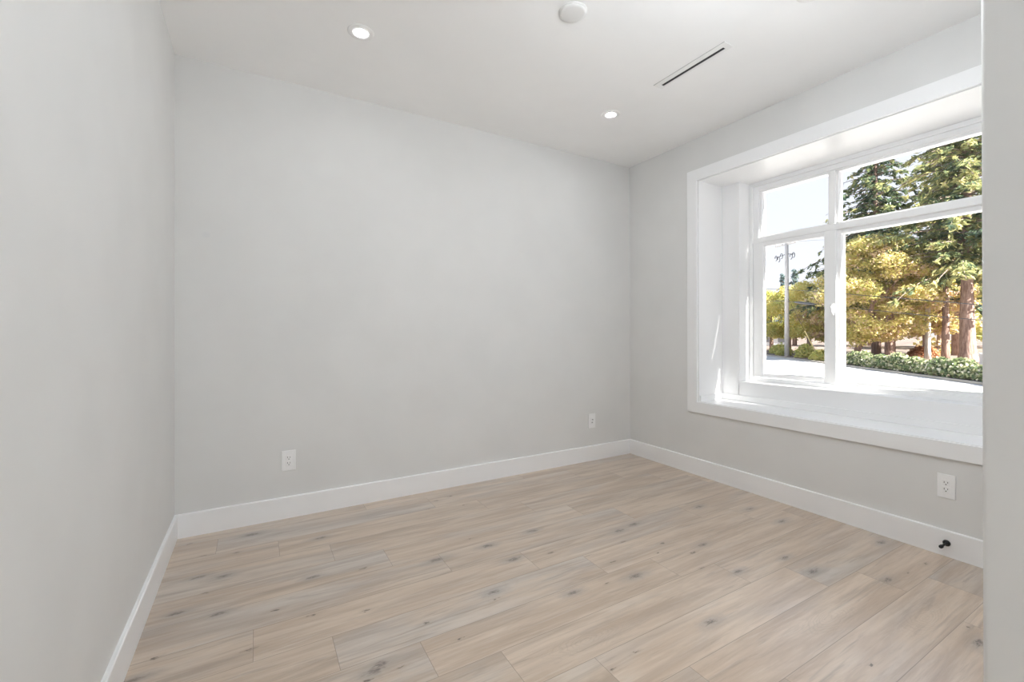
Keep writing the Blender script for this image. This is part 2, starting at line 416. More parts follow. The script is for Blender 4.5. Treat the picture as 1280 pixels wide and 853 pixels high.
box(bm, XR+0.012, XP, BY0, BY0+0.011, BZ0, BZ0+TH, 0.003)
wpart('foot_moulding', bm, M_trim)
# outer shell of the bay (cladding seen only from outside)
bm = bmesh.new()
box(bm, XW, XW+0.13, WY1+0.0005, BY1+0.12, BZ0-0.12, BZ1+0.14)
box(bm, XW, XW+0.13, BY0-0.12, WY0-0.0005, BZ0-0.12, BZ1+0.14)
box(bm, XW, XW+0.13, WY0, WY1, BZ0-0.12, WZ0-0.0005)
box(bm, XW-0.02, XW+0.13, WY0, WY1, BZ1+0.019, BZ1+0.14)
box(bm, WX-0.02, XW+0.02, BY1+0.021, BY1+0.12, BZ0-0.12, BZ1+0.14)
box(bm, WX-0.02, XW+0.02, BY0-0.12, BY0-0.021, BZ0-0.12, BZ1+0.14)
box(bm, WX-0.02, XW+0.02, BY0-0.12, BY1+0.12, BZ1+0.02, BZ1+0.14)
box(bm, WX-0.02, XW+0.02, BY0-0.12, BY1+0.12, BZ0-0.14, BZ0-0.021)
wpart('bay_cladding', bm, M_trim)
# vinyl frame
GY1, GY0 = 2.090, 0.70                                               # glass limits of the upper lights
bm = bmesh.new()
ring(bm, WY0, WY1, WZ0, BZ1, 0.029, 0.029, 0.030, 0.030, XW-0.0005, XW+0.115, 0.002)
box(bm, XW+0.002, XW+0.010, WY0, WY1, WZ0, WZ0+0.016, 0.002)
wpart('window_frame', bm, M_vinyl)
bm = bmesh.new()                                                     # upper glazed frame with stepped beads
ZT0, ZT1 = 1.917, 2.272
for (xa, xb, e) in ((XW+0.012, XW+0.095, 0.016), (XW+0.026, XW+0.085, 0.0)):
    ring(bm, 0.649, 2.148, 1.86, BZ1-0.030, 2.148-GY1-e, GY0-0.649-e, ZT0-1.86-e, BZ1-0.030-ZT1-e, xa, xb, 0.002)
    box(bm, xa, xb, 1.543+e, 1.608-e, ZT0-0.01, ZT1+0.01, 0.002)
wpart('upper_frame', bm, M_vinyl)
bm = bmesh.new(); box(bm, XW+0.004, XW+0.10, 0.64, 2.15, 1.862, 1.905, 0.003); wpart('transom', bm, M_vinyl)
bm = bmesh.new()                                                     # meeting post and lower right fixed frame
box(bm, XW+0.030, XW+0.10, 1.533, 1.560, 0.776, 1.865, 0.002)
box(bm, XW+0.030, XW+0.10, 0.648, GY0, 0.776, 1.865, 0.002)
box(bm, XW+0.030, XW+0.10, GY0, 1.533, 0.776, 0.800, 0.002)
box(bm, XW+0.030, XW+0.10, GY0, 1.533, 1.833, 1.865, 0.002)
box(bm, XW+0.012, XW+0.030, GY0-0.04, 1.533, 0.774, 0.786, 0.002)   # slider track
wpart('fixed_frame', bm, M_vinyl)
bm = bmesh.new()
ring(bm, 1.553, 2.147, 0.782, 1.862, 2.147-2.066, 1.627-1.553, 0.030, 0.029, XW+0.008, XW+0.040, 0.003)
ring(bm, 1.58, 2.12, 0.79, 1.855, 2.12-2.060, 1.632-1.58, 0.028, 0.026, XW+0.018, XW+0.036, 0.002)
sash = wpart('sliding_sash', bm, M_vinyl)
def pane(y0, y1, z0, z1, x, parent=win):
    bm = bmesh.new(); box(bm, x, x+0.004, y0-0.006, y1+0.006, z0-0.006, z1+0.006)
    return wpart('pane', bm, M_glass, parent)
pane(1.605, GY1, ZT0, ZT1, XW+0.055); pane(GY0, 1.546, ZT0, ZT1, XW+0.055)
pane(GY0, 1.533, 0.80, 1.833, XW+0.066)
pn = pane(1.627, 2.066, 0.812, 1.833, XW+0.026, None); pn.parent = sash; pn.matrix_parent_inverse = Matrix.Identity(4)
# sash latch on the meeting stile
bm = bmesh.new()
box(bm, XW-0.002, XW+0.009, 1.562, 1.582, 1.275, 1.345, 0.003)
tube(bm, [(XW-0.004, 1.574, 1.335), (XW-0.016, 1.573, 1.318), (XW-0.020, 1.566, 1.282), (XW-0.012, 1.560, 1.262)], [0.007, 0.007, 0.006, 0.004], 10)
lt = build('sash_latch', bm, M_vinyl, sash, True); lt['label'] = 'small white latch lever'

# ------------------------------------------------------------------ ceiling fixtures
def downlight(x, y, label):
    r = empty('recessed_downlight', (x, y, H))
    tag(r, label, 'ceiling light', 'recessed ceiling lights')
    bm = bmesh.new()
    lathe(bm, [(0.033, 0.010), (0.0325, -0.002), (0.036, -0.0055), (0.060, -0.0045), (0.0655, -0.002), (0.0665, 0.001)], 56)
    build('trim_ring', bm, M_fixture, r, True)
    bm = bmesh.new(); lathe(bm, [(0.0328, 0.001), (0.025, 0.0), (0.0, -0.0005)], 48)
    build('lens', bm, M_lens, r, True)['label'] = 'glowing white lens'
    return r
downlight(0.470, 2.374, 'lit round recessed ceiling light near the left end of the back wall')
downlight(2.193, 2.385, 'lit round recessed ceiling light between the back corner and the slot vent')
downlight(2.200, 1.062, 'recessed ceiling light cut off by the top edge above the window side')
downlight(0.470, 1.062, 'recessed ceiling light above and ahead of the entry')

r = empty('smoke_detector', (1.332, 1.712, H)); tag(r, 'plain round white disc smoke detector on the ceiling', 'smoke detector')
bm = bmesh.new(); lathe(bm, [(0.0, -0.0115), (0.05, -0.0113), (0.060, -0.0095), (0.064, -0.006), (0.065, -0.003)], 64); build('cover', bm, M_offwhite, r, True)
bm = bmesh.new(); lathe(bm, [(0.0645, -0.0034), (0.068, -0.0034), (0.070, -0.002), (0.070, 0.0)], 64); build('mounting_ring', bm, M_offwhite, r, True)

v = empty('slot_vent', (2.206, 1.725, H)); tag(v, 'white linear ceiling air vent with one dark slot', 'air vent')
def vb(name, pts, mat, bev=0.0):
    bm = bmesh.new()
    for q in pts: box(bm, *q, bev)
    return build(name, bm, mat, v)
vb('vent_frame', [(-0.037, -0.003, -0.245, 0.245, -0.004, 0.0), (0.019, 0.037, -0.245, 0.245, -0.004, 0.0),
                  (-0.003, 0.019, -0.245, -0.212, -0.004, 0.0), (-0.003, 0.019, 0.214, 0.245, -0.004, 0.0)], M_fixture, 0.0008)
vb('slot', [(-0.003, 0.019, -0.212, 0.214, -0.0012, -0.0002)], M_duct)
vb('air_blade', [(0.0165, 0.0175, -0.212, 0.214, -0.0025, -0.0012)], M_grey)
vb('painted_shadow_line', [(-0.0395, -0.037, -0.245, 0.245, -0.0008, 0.0)], M_grey)  # grey strip that paints the shadow line beside the vent frame

# unseen globe lamps added to even out the light: one over the near side of the room, one in the entry behind the camera
def fill_globe(x, y, drop, label, mat):
    g = empty('fill_globe_lamp', (x, y, H)); tag(g, label, 'ceiling light')
    bm = bmesh.new(); lathe(bm, [(0.0, 0.0), (0.06, 0.0), (0.06, -0.014), (0.045, -0.026), (0.012, -0.032), (0.0, -0.032)], 40); build('canopy_plate', bm, M_fixture, g, True)
    bm = bmesh.new(); lathe(bm, [(0.0, -0.03), (0.007, -0.03), (0.007, -drop), (0.03, -drop-0.01), (0.03, -drop-0.035), (0.0, -drop-0.035)], 24); build('stem', bm, M_fixture, g, True)
    bm = bmesh.new(); lathe(bm, [(0.11*math.sin(a), -drop-0.14+0.11*math.cos(a)) for a in [math.pi*(0.07+0.93*i/20) for i in range(20)]] + [(0.0, -drop-0.25)], 40)
    build('globe', bm, mat, g, True)['label'] = 'glowing fill globe'
fill_globe(1.36, 0.60, 0.30, 'added opal globe fill lamp above the near side of the room', M_fill_room)
fill_globe(-0.12, -2.70, 0.95, 'added opal globe fill lamp in the entry behind the viewer', M_fill_entry)

# ------------------------------------------------------------------ outlets
def outlet(name, loc, rz, w_, h_, kind, label, group):
    r = empty(name, loc, rz); tag(r, label, 'outlet', group)          # local -y faces the room
    bm = bmesh.new(); box(bm, -w_/2, w_/2, -0.006, 0.0, -h_/2, h_/2, 0.0025, 3); build('cover_plate', bm, M_plate, r)
    for zz in (-h_/2+0.014, h_/2-0.014):
        bm = bmesh.new()
        lathe2 = bmesh.ops.create_cone(bm, cap_ends=True, segments=14, radius1=0.003, radius2=0.0026, depth=0.0012)
        for q in lathe2['verts']: q.co = Vector((q.co.x, -0.0066 + q.co.z*0.5, zz + q.co.y))
        build('screw', bm, M_plate, r)
    if kind == 'duplex':
        for s in (-1, 1):
            bm = bmesh.new(); box(bm, -0.0165, 0.0165, -0.0082, -0.004, s*0.017-0.0163, s*0.017+0.0163, 0.0018)
            sk = build('socket', bm, M_plate, r)
            bm = bmesh.new(); zz = s*0.017
            box(bm, -0.0078, -0.0056, -0.0086, -0.0078, zz-0.001, zz+0.008)
            box(bm, 0.0056, 0.0078, -0.0086, -0.0078, zz, zz+0.0072)
            c_ = bmesh.ops.create_cone(bm, cap_ends=True, segments=16, radius1=0.0026, radius2=0.0026, depth=0.0008)
            for q in c_['verts']: q.co = Vector((q.co.x, -0.0082 + q.co.z, zz - 0.0075 + q.co.y))
            build('prong_slot', bm, M_slot, sk)['label'] = 'dark prong slots'
    else:
        bm = bmesh.new(); box(bm, -0.0165, 0.0165, -0.0078, -0.004, -0.0335, 0.0335, 0.0012); ins = build('insert', bm, M_plate, r)
        bm = bmesh.new()
        c_ = bmesh.ops.create_cone(bm, cap_ends=True, segments=18, radius1=0.0055, radius2=0.0048, depth=0.010)
        for q in c_['verts']: q.co = Vector((q.co.x, -0.0115 + q.co.z, 0.012 + q.co.y))
        build('coax_jack', bm, M_grey, ins)['label'] = 'grey jack'
        bm = bmesh.new(); box(bm, -0.0075, 0.0075, -0.0086, -0.0076, -0.020, -0.009, 0.0004); build('data_jack', bm, M_grey, ins)['label'] = 'grey jack'
    return r
outlet('duplex_outlet', (0.1775, YB, 0.353), 0, 0.078, 0.124, 'duplex', 'white two-socket outlet on the back wall near the left wall', 'white duplex outlets')
outlet('data_outlet', (2.598, YB, 0.352), 0, 0.079, 0.128, 'data', 'white jack plate low on the back wall near the window corner', None)
outlet('duplex_outlet', (XR, 0.857, 0.356), -math.pi/2, 0.070, 0.122, 'duplex', 'white two-socket outlet below the window above the door stop', 'white duplex outlets')

# door stop
ds = empty('door_stop', (XR-BT, 0.853, 0.070), 0); tag(ds, 'black spring-free door stop sticking out of the baseboard', 'door stop')
ds['label'] = 'small black door stop sticking out of the white baseboard'
Mx = Matrix.Rotation(-math.pi/2, 4, 'Y')
bm = bmesh.new(); lathe(bm, [(0, 0), (0.0155, 0), (0.0155, 0.004), (0.012, 0.008), (0.008, 0.011), (0, 0.011)], 28, Mx); build('base_plate', bm, M_black, ds, True)
bm = bmesh.new(); lathe(bm, [(0, 0.010), (0.0048, 0.010), (0.0048, 0.066), (0, 0.066)], 20, Mx); build('rod', bm, M_black, ds, True)
bm = bmesh.new(); lathe(bm, [(0, 0.062), (0.0066, 0.062), (0.0082, 0.066), (0.0082, 0.080), (0.0062, 0.084), (0, 0.084)], 24, Mx); build('rubber_tip', bm, M_rubber, ds, True)

# ------------------------------------------------------------------ outdoors
ZG = -1.15
SD = Vector((-0.632, -0.775, 0)).normalized()       # along the street
SN = Vector((0.775, -0.632, 0)).normalized()        # away from the house
K0 = Vector((33.39, 14.72, ZG))                     # a point on the far kerb
def st(a, b, z=0.0):                                # a along the street, b beyond the kerb
    q = K0 + SD*a + SN*b; return Vector((q.x, q.y, ZG+z))
def ground_mat(name, c0, c1, scale, rough=0.9):
    t = NT(name); p = t.pos()
    n = t.noise(p, scale, 5, 0.65)
    n2 = t.noise(p, scale*14, 3, 0.6)
    c = t.mix(t.smooth(n, 0.35, 0.65), rgb(*c0), rgb(*c1)); c = t.mix(t.math('MULTIPLY', n2, 0.35), c, rgb(*[x*0.6 for x in c0]))
    t.bsdf(c, rough, 0.1); return t.m
M_road = ground_mat('pale_asphalt', (0.54, 0.53, 0.52), (0.61, 0.60, 0.59), 0.25)
M_lawn = ground_mat('dry_lawn', (0.15, 0.125, 0.11), (0.26, 0.20, 0.17), 0.35)
M_kerb = ground_mat('kerb_concrete', (0.42, 0.38, 0.32), (0.50, 0.46, 0.40), 1.0)
def quad(name, pts, mat):
    bm = bmesh.new(); bm.faces.new([bm.verts.new(p) for p in pts]); bmesh.ops.recalc_face_normals(bm, faces=bm.faces[:])
    if bm.faces[:][0].normal.z < 0: bm.faces[:][0].normal_flip()
    return structure(name, bm, mat)
quad('road', [st(-90, 0), st(70, 0), st(70, -60), st(-90, -60)], M_road)
bm = bmesh.new()
gv = {}
rl = random.Random(5)
for i in range(0, 41):
    for j in range(0, 31):
        b = 0.15 + j*4.0; a = -110 + i*5.0
        gv[i, j] = bm.verts.new(st(a, b, 0.10 + (0.0 if j == 0 else 0.008*b + rl.uniform(-0.12, 0.12))))
for i in range(40):
    for j in range(30): bm.faces.new((gv[i, j], gv[i+1, j], gv[i+1, j+1], gv[i, j+1]))
bmesh.ops.recalc_face_normals(bm, faces=bm.faces[:])
if sum(f.normal.z for f in bm.faces) < 0: bmesh.ops.reverse_faces(bm, faces=bm.faces[:])
structure('lawn', bm, M_lawn, True)
bm = bmesh.new()
prism(bm, [(st(-90, 0).x, st(-90, 0).y), (st(70, 0).x, st(70, 0).y), (st(70, 0.16).x, st(70, 0.16).y), (st(-90, 0.16).x, st(-90, 0.16).y)], ZG-0.05, ZG+0.11)
structure('kerb', bm, M_kerb)

def leaf_mat(name, stops, trans=0.45):
    t = NT(name)
    cr = t.n('ShaderNodeValToRGB'); t.put(cr.inputs[0], t.attr('tint'))
    el = cr.color_ramp.elements
    el[0].position, el[0].color = stops[0][0], rgb(*stops[0][1]); el[1].position, el[1].color = stops[-1][0], rgb(*stops[-1][1])
    for p_, c_ in stops[1:-1]:
        q = el.new(p_); q.color = rgb(*c_)
    d = t.n('ShaderNodeBsdfDiffuse'); tl = t.n('ShaderNodeBsdfTranslucent'); m = t.n('ShaderNodeMixShader'); m.inputs[0].default_value = trans
    t.t.links.new(cr.outputs[0], d.inputs[0]); t.t.links.new(cr.outputs[0], tl.inputs[0])
    t.t.links.new(d.outputs[0], m.inputs[1]); t.t.links.new(tl.outputs[0], m.inputs[2]); t.t.links.new(m.outputs[0], t.out.inputs[0])
    return t.m
def bark_mat(name, c0, c1):
    t = NT(name); p = t.pos()
    n = t.noise(t.vmath('MULTIPLY', p, (9, 9, 1.6)), 1.0, 4, 0.65)
    c = t.mix(t.smooth(n, 0.35, 0.65), rgb(*c0), rgb(*c1)); t.bsdf(c, 0.9, 0.1, t.bump(n, 0.8, 0.05)); return t.m
M_maple = leaf_mat('maple_leaves', [(0.0, (0.42, 0.43, 0.16)), (0.35, (0.62, 0.57, 0.21)), (0.7, (0.80, 0.69, 0.31)), (1.0, (0.84, 0.65, 0.50))], 0.5)
M_green = leaf_mat('green_leaves', [(0.0, (0.42, 0.47, 0.18)), (0.5, (0.58, 0.59, 0.20)), (1.0, (0.80, 0.70, 0.28))], 0.55)
M_con = leaf_mat('conifer_needles', [(0.0, (0.08, 0.13, 0.11)), (0.45, (0.17, 0.22, 0.12)), (0.75, (0.38, 0.39, 0.17)), (1.0, (0.58, 0.53, 0.26))], 0.35)
M_conb = leaf_mat('blue_needles', [(0.0, (0.12, 0.18, 0.20)), (0.7, (0.22, 0.29, 0.27)), (1.0, (0.34, 0.39, 0.28))], 0.3)
M_ivy = leaf_mat('ivy_leaves', [(0.0, (0.10, 0.15, 0.08)), (0.45, (0.27, 0.33, 0.16)), (0.75, (0.48, 0.48, 0.27)), (1.0, (0.72, 0.68, 0.52))], 0.3)
M_rust = leaf_mat('rust_leaves', [(0.0, (0.22, 0.10, 0.05)), (0.5, (0.46, 0.22, 0.11)), (1.0, (0.64, 0.38, 0.22))], 0.3)
M_bark = bark_mat('reddish_bark', (0.24, 0.155, 0.125), (0.46, 0.33, 0.28))
M_dkbark = bark_mat('dark_bark', (0.16, 0.125, 0.10), (0.30, 0.24, 0.20))
M_pale = bark_mat('pale_bark', (0.48, 0.42, 0.36), (0.70, 0.64, 0.58))
M_pole = bark_mat('weathered_pole', (0.52, 0.49, 0.46), (0.66, 0.63, 0.60))

def cards(name, P_, N_, U_, sw, sl, tint, mat, parent):
    """leaves: diamond shaped, centre P, normal N, long axis U, half width sw, half length sl"""
    P_ = np.asarray(P_, float); n = len(P_)
    U_ = U_/np.maximum(np.linalg.norm(U_, axis=1, keepdims=True), 1e-6)
    V_ = np.cross(N_, U_); V_ /= np.maximum(np.linalg.norm(V_, axis=1, keepdims=True), 1e-6)
    W_ = np.cross(U_, V_)
    sw = np.broadcast_to(sw, (n,))[:, None]; sl = np.broadcast_to(sl, (n,))[:, None]
    verts = np.empty((n, 4, 3))
    verts[:, 0] = P_ - U_*sl; verts[:, 1] = P_ + V_*sw + W_*sw*0.3 - U_*sl*0.1; verts[:, 2] = P_ + U_*sl; verts[:, 3] = P_ - V_*sw + W_*sw*0.3 - U_*sl*0.1
    me = bpy.data.meshes.new(name)
    me.vertices.add(n*4); me.vertices.foreach_set('co', verts.reshape(-1).astype(np.float32))
    me.loops.add(n*4); me.loops.foreach_set('vertex_index', np.arange(n*4, dtype=np.int32))
    me.polygons.add(n); me.polygons.foreach_set('loop_start', np.arange(0, n*4, 4, dtype=np.int32))
    me.update(calc_edges=True)
    a = me.attributes.new('tint', 'FLOAT', 'FACE'); a.data.foreach_set('value', np.clip(tint, 0, 1).astype(np.float32))
    me.materials.append(mat)
    o = bpy.data.objects.new(name, me); COL.objects.link(o); o.parent = parent
    return o
def rnd_unit(rs, n):
    v = rs.normal(size=(n, 3)); return v/np.linalg.norm(v, axis=1, keepdims=True)

def leafy(root, rs, blobs, n, size, mat, tint0=0.5, tspread=0.22, aspect=0.6):
    """foliage of a broad-leaved crown: leaves gathered in clumps on the branches"""
    blobs = np.asarray(blobs, float)
    wts = blobs[:, 3]*blobs[:, 4]; wts = wts/wts.sum()
    idx = rs.choice(len(blobs), size=n, p=wts)
    d = rnd_unit(rs, n); rad = rs.uniform(0.1, 1.0, n)**0.5*rs.uniform(0.85, 1.35, n)
    b = blobs[idx]
    P_ = b[:, :3] + d*rad[:, None]*np.stack([b[:, 3], b[:, 3], b[:, 4]], 1)
    N_ = rnd_unit(rs, n) + np.array([0, 0, 0.8]); N_ /= np.linalg.norm(N_, axis=1, keepdims=True)
    U_ = np.cross(N_, rnd_unit(rs, n))
    bt = rs.normal(0, 0.16, len(blobs))[idx]
    tint = tint0 + bt + rs.normal(0, tspread, n)
    s = size*rs.uniform(0.6, 1.3, n)
    return cards('foliage', P_, N_, U_, s*aspect, s, tint, mat, root)

def conifer_foliage(root, rs, z0, z1, r0, r1, nb, per, mat, size=0.30, droop=0.28, tint0=0.35, power=0.8):
    """tiers of limbs; every limb carries side twigs with hanging sprays of needles"""
    Ps, Us, Ns, Ts, Ss = [], [], [], [], []
    bm = bmesh.new()
    for i in range(nb):
        f = (i + rs.uniform(0, 1))/nb
        z = z0 + (z1-z0)*f
        L = (r0 + (r1-r0)*f**power)*rs.uniform(0.60, 1.12)
        a = i*2.39996 + rs.uniform(-0.5, 0.5)
        d = np.array([math.cos(a), math.sin(a), 0.0])
        side = np.array([-d[1], d[0], 0.0])
        rise = rs.uniform(0.02, 0.22); dr = droop*rs.uniform(0.6, 1.4)
        ctr = lambda s: np.array([0, 0, z]) + d*L*s + np.array([0, 0, 1])*(rise*L*s - dr*L*s*s*1.2) + side*(0.12*L*s*s*math.sin(i*1.7))
        tube(bm, [ctr(s) for s in np.linspace(0, 1, 6)], [0.05*(1.1-s) + 0.010 for s in np.linspace(0, 1, 6)], 5)
        tb = rs.normal(0, 0.15)
        for k in range(max(6, int(11*L/4))):
            s = rs.uniform(0.03, 1.0); sd = rs.choice([-1, 1])
            tw = (0.10 + 0.30*L*(1.1-s))*rs.uniform(0.4, 1.0)
            td = d*rs.uniform(0.3, 1.0) + side*sd*rs.uniform(0.3, 1.0) + np.array([0, 0, rs.uniform(-0.35, 0.15)])
            td /= np.linalg.norm(td); p0 = ctr(s); tt = tb + rs.normal(0, 0.13)
            m = max(4, int(per*0.16*(0.4 + tw)))
            for q in range(m):
                u_ = rs.uniform(0, 1)
                p = p0 + td*tw*u_ + rs.normal(0, 0.07, 3) + np.array([0, 0, -0.28*tw*u_*u_ - rs.uniform(0, 0.16)])
                Ps.append(p); Us.append(td + rs.normal(0, 0.45, 3) + np.array([0, 0, -0.35]))
                Ns.append(np.array([0, 0, 0.8]) + rs.normal(0, 0.6, 3)); Ts.append(tint0 + tt + rs.normal(0, 0.15) + 0.22*(s-0.6)); Ss.append(size*rs.uniform(0.5, 1.2))
    build('branches', bm, M_dkbark, root)
    Ns = np.array(Ns); Ns /= np.linalg.norm(Ns, axis=1, keepdims=True); sz = np.array(Ss)
    return cards('foliage', np.array(Ps), Ns, np.array(Us), sz*0.34, sz, np.array(Ts), mat, root)

def trunk(root, pts, radii, mat, seg=14):
    bm = bmesh.new(); tube(bm, pts, radii, seg); return build('trunk', bm, mat, root, True)

# big conifer with the thick reddish trunk
def tree(name, x, y, label, cat='tree', group=None, z=0.10):
    o = empty(name, (x, y, ZG + z)); return tag(o, label, cat, group)
rs = np.random.RandomState(3)
tr_ = tree('conifer_tree', 41.72, 10.57, 'tall dark conifer with a thick bare reddish trunk at the right of the window view')
trunk(tr_, [(0, 0, -0.4), (0, 0, 0.1), (0.02, 0, 0.7), (0.05, 0.05, 3), (0.1, 0.05, 7), (0.1, 0, 13), (0.1, 0, 19)], [0.78, 0.60, 0.44, 0.38, 0.27, 0.18, 0.08], M_bark)
conifer_foliage(tr_, rs, 6.0, 19.5, 6.4, 2.8, 190, 85, M_con, 0.24, 0.26, 0.66)
tr_ = tree('conifer_tree', 46.8, 17.6, 'wide blue-green conifer rising behind the yellow maple beside the window post')
trunk(tr_, [(0, 0, -0.3), (0, 0, 4), (0, 0, 21)], [0.36, 0.28, 0.05], M_bark)
conifer_foliage(tr_, rs, 4.4, 23.0, 8.4, 0.4, 230, 90, M_con, 0.24, 0.26, 0.42, power=0.72)
tr_ = tree('conifer_tree', 50.5, 13.4, 'sunlit yellowish conifer behind the thick reddish trunk')
trunk(tr_, [(0, 0, -0.3), (0, 0, 5), (0, 0, 21)], [0.42, 0.34, 0.08], M_bark)
conifer_foliage(tr_, rs, 5.5, 22.0, 6.4, 1.8, 170, 80, M_con, 0.26, 0.24, 0.74)

def broad(name, x, y, label, blobs, n, size, mat, tint, tpts, trad, tmat, limbs=(), group=None, aspect=0.6, seed=1):
    rs = np.random.RandomState(seed)
    o = tree(name, x, y, label, 'tree', group)
    trunk(o, tpts, trad, tmat, 10)
    if limbs:
        for l in limbs:
            bm = bmesh.new(); tube(bm, l, [0.10, 0.07, 0.03][:len(l)], 6); build('branch', bm, tmat, o, True)
    leafy(o, rs, blobs, n, size, mat, tint, 0.27, aspect)
    return o
def crown(seed, n, rx, z0, z1, rb=(0.9, 1.4), cx=0, cy=0):
    q = random.Random(seed); out = []
    for i in range(n):
        z = z0 + (z1-z0)*q.random(); f = (z-z0)/(z1-z0)
        R = rx*math.sin(math.pi*(0.16+0.80*f))**0.8
        a = q.uniform(0, 2*math.pi); r = R*math.sqrt(q.random())
        s = q.uniform(*rb)
        out.append((cx+r*math.cos(a), cy+r*math.sin(a), z, s, s*0.62))
    return out
broad('maple_tree', 39.6, 14.9, 'broad yellow autumn maple right of the window post',
      crown(2, 120, 3.7, 1.6, 9.0, (0.45, 0.95)), 30000, 0.115, M_maple, 0.58,
      [(0.4, 1.4, -0.4), (0.3, 1.3, 0.7), (0.1, 0.7, 2.2), (0, 0.2, 4.2), (0, 0, 7)], [0.28, 0.22, 0.18, 0.12, 0.04], M_bark,
      [[(0.3, 1.2, 0.8), (0.5, 0.2, 2.2), (0.6, -1.0, 4.0)], [(0.1, 0.7, 2.2), (-0.8, 1.6, 3.4), (-1.4, 2.2, 5)], [(0.0, 0.2, 4.2), (0.8, -0.8, 5.6), (1.2, -1.6, 7)]], seed=4)
broad('maple_tree', 46.0, 13.9, 'sparse yellow-pink maple in front of the pale thin trunk',
      crown(8, 44, 2.7, 2.0, 7.8, (0.45, 0.85)), 9000, 0.125, M_maple, 0.74,
      [(0, 0, -0.4), (0, 0.1, 1.2), (0.1, 0.1, 3.4), (0.1, 0, 7)], [0.32, 0.26, 0.2, 0.05], M_bark,
      [[(0, 0.1, 2.0), (0.3, 1.2, 3.4), (0.5, 2.0, 5.0)], [(0.1, 0.1, 2.8), (0.2, -1.1, 4.2), (0.1, -1.9, 5.5)]], seed=5)
broad('bare_trunk_tree', 43.9, 15.6, 'tree with a stout brown trunk behind the hedge middle',
      crown(9, 14, 1.8, 4.0, 7.5, (0.6, 0.9)), 1800, 0.17, M_maple, 0.45,
      [(0, 0, -0.4), (0, 0, 0.5), (0.05, 0, 3), (0.05, 0, 7)], [0.46, 0.36, 0.30, 0.08], M_bark, seed=6)
broad('pale_trunk_tree', 42.3, 12.82, 'tree with a thin pale straight trunk above the orange shrub',
      crown(12, 20, 1.4, 4.6, 8.2, (0.4, 0.7)), 2200, 0.115, M_maple, 0.6,
      [(0, 0, -0.4), (0, 0, 1), (0.1, 0, 5), (0.1, 0, 10)], [0.24, 0.18, 0.14, 0.05], M_pale, seed=7)
broad('bare_trunk_tree', 44.6, 12.50, 'slim brown trunk tree between pale trunk and thick reddish trunk',
      crown(13, 12, 2.0, 6.0, 9.5, (0.7, 1.0)), 1500, 0.19, M_green, 0.6,
      [(0, 0, -0.4), (0, 0, 1), (0.1, 0, 4), (0.1, 0, 9)], [0.30, 0.24, 0.20, 0.06], M_bark, seed=8)
broad('yellow_tree', 66.0, 19.0, 'bright yellow low tree glowing far behind the maple trunks',
      crown(15, 24, 4.2, 0.6, 5.2, (0.9, 1.4)), 3200, 0.26, M_maple, 0.66,
      [(0, 0, -0.4), (0, 0, 1.5), (0, 0, 4)], [0.3, 0.22, 0.06], M_bark, seed=9)
broad('yellow_tree', 70.0, 27.0, 'hazy yellow tree far left of the maple trunk',
      crown(16, 28, 5.0, 1.4, 7.0, (1.0, 1.6)), 3600, 0.28, M_maple, 0.55,
      [(0, 0, -0.4), (0, 0, 1.5), (0, 0, 5)], [0.3, 0.22, 0.06], M_bark, seed=10)
broad('yellow_tree', 74.0, 14.5, 'far olive tree seen past the thick reddish trunk',
      crown(17, 30, 6.0, 1.2, 9.0, (1.0, 1.6)), 3600, 0.30, M_green, 0.55,
      [(0, 0, -0.4), (0, 0, 1.5), (0, 0, 6)], [0.3, 0.22, 0.06], M_bark, seed=14)
for i, (x, y, rx, z1, tint, lab, mt) in enumerate([
        (53.0, 30.2, 2.9, 6.3, 0.55, 'green-yellow tree at the left edge of the sliding sash view', M_green),
        (50.0, 26.6, 2.7, 6.4, 0.85, 'yellow-green tree right behind the utility pole', M_green),
        (48.0, 23.6, 2.7, 6.6, 0.95, 'yellow tree between the utility pole and the sash stile', M_green),
        (46.5, 21.3, 2.4, 6.4, 0.70, 'olive tree whose crown meets the sash stile', M_maple)]):
    broad('broadleaf_tree', x, y, lab, crown(30+i, 60, rx+0.3, 1.6, z1+0.2, (0.45, 0.95)), 9000, 0.135, mt, tint,
          [(0, 0, -0.4), (0, 0, 1.2), (0.1, 0.1, 3), (0, 0, z1-1)], [0.24, 0.2, 0.14, 0.04], M_bark, seed=20+i)
for i, (x, y, h_, r_, lab) in enumerate([
        (66.5, 34.6, 11.0, 2.2, 'small pointed spruce tip rising right of the utility pole'),
        (70.2, 38.3, 11.0, 2.0, 'small spruce tip showing just left of the utility pole'),
        (52.5, 31.6, 10.6, 2.0, 'pale blue spruce at the far left edge of the glass')]):
    rs = np.random.RandomState(50+i)
    o = tree('spruce_tree', x, y, lab)
    trunk(o, [(0, 0, -0.3), (0, 0, h_*0.5), (0, 0, h_)], [0.3, 0.2, 0.03], M_bark, 8)
    conifer_foliage(o, rs, 1.5, h_, r_, 0.15, 70, 40, M_conb, 0.26, 0.18, 0.4, power=1.0)

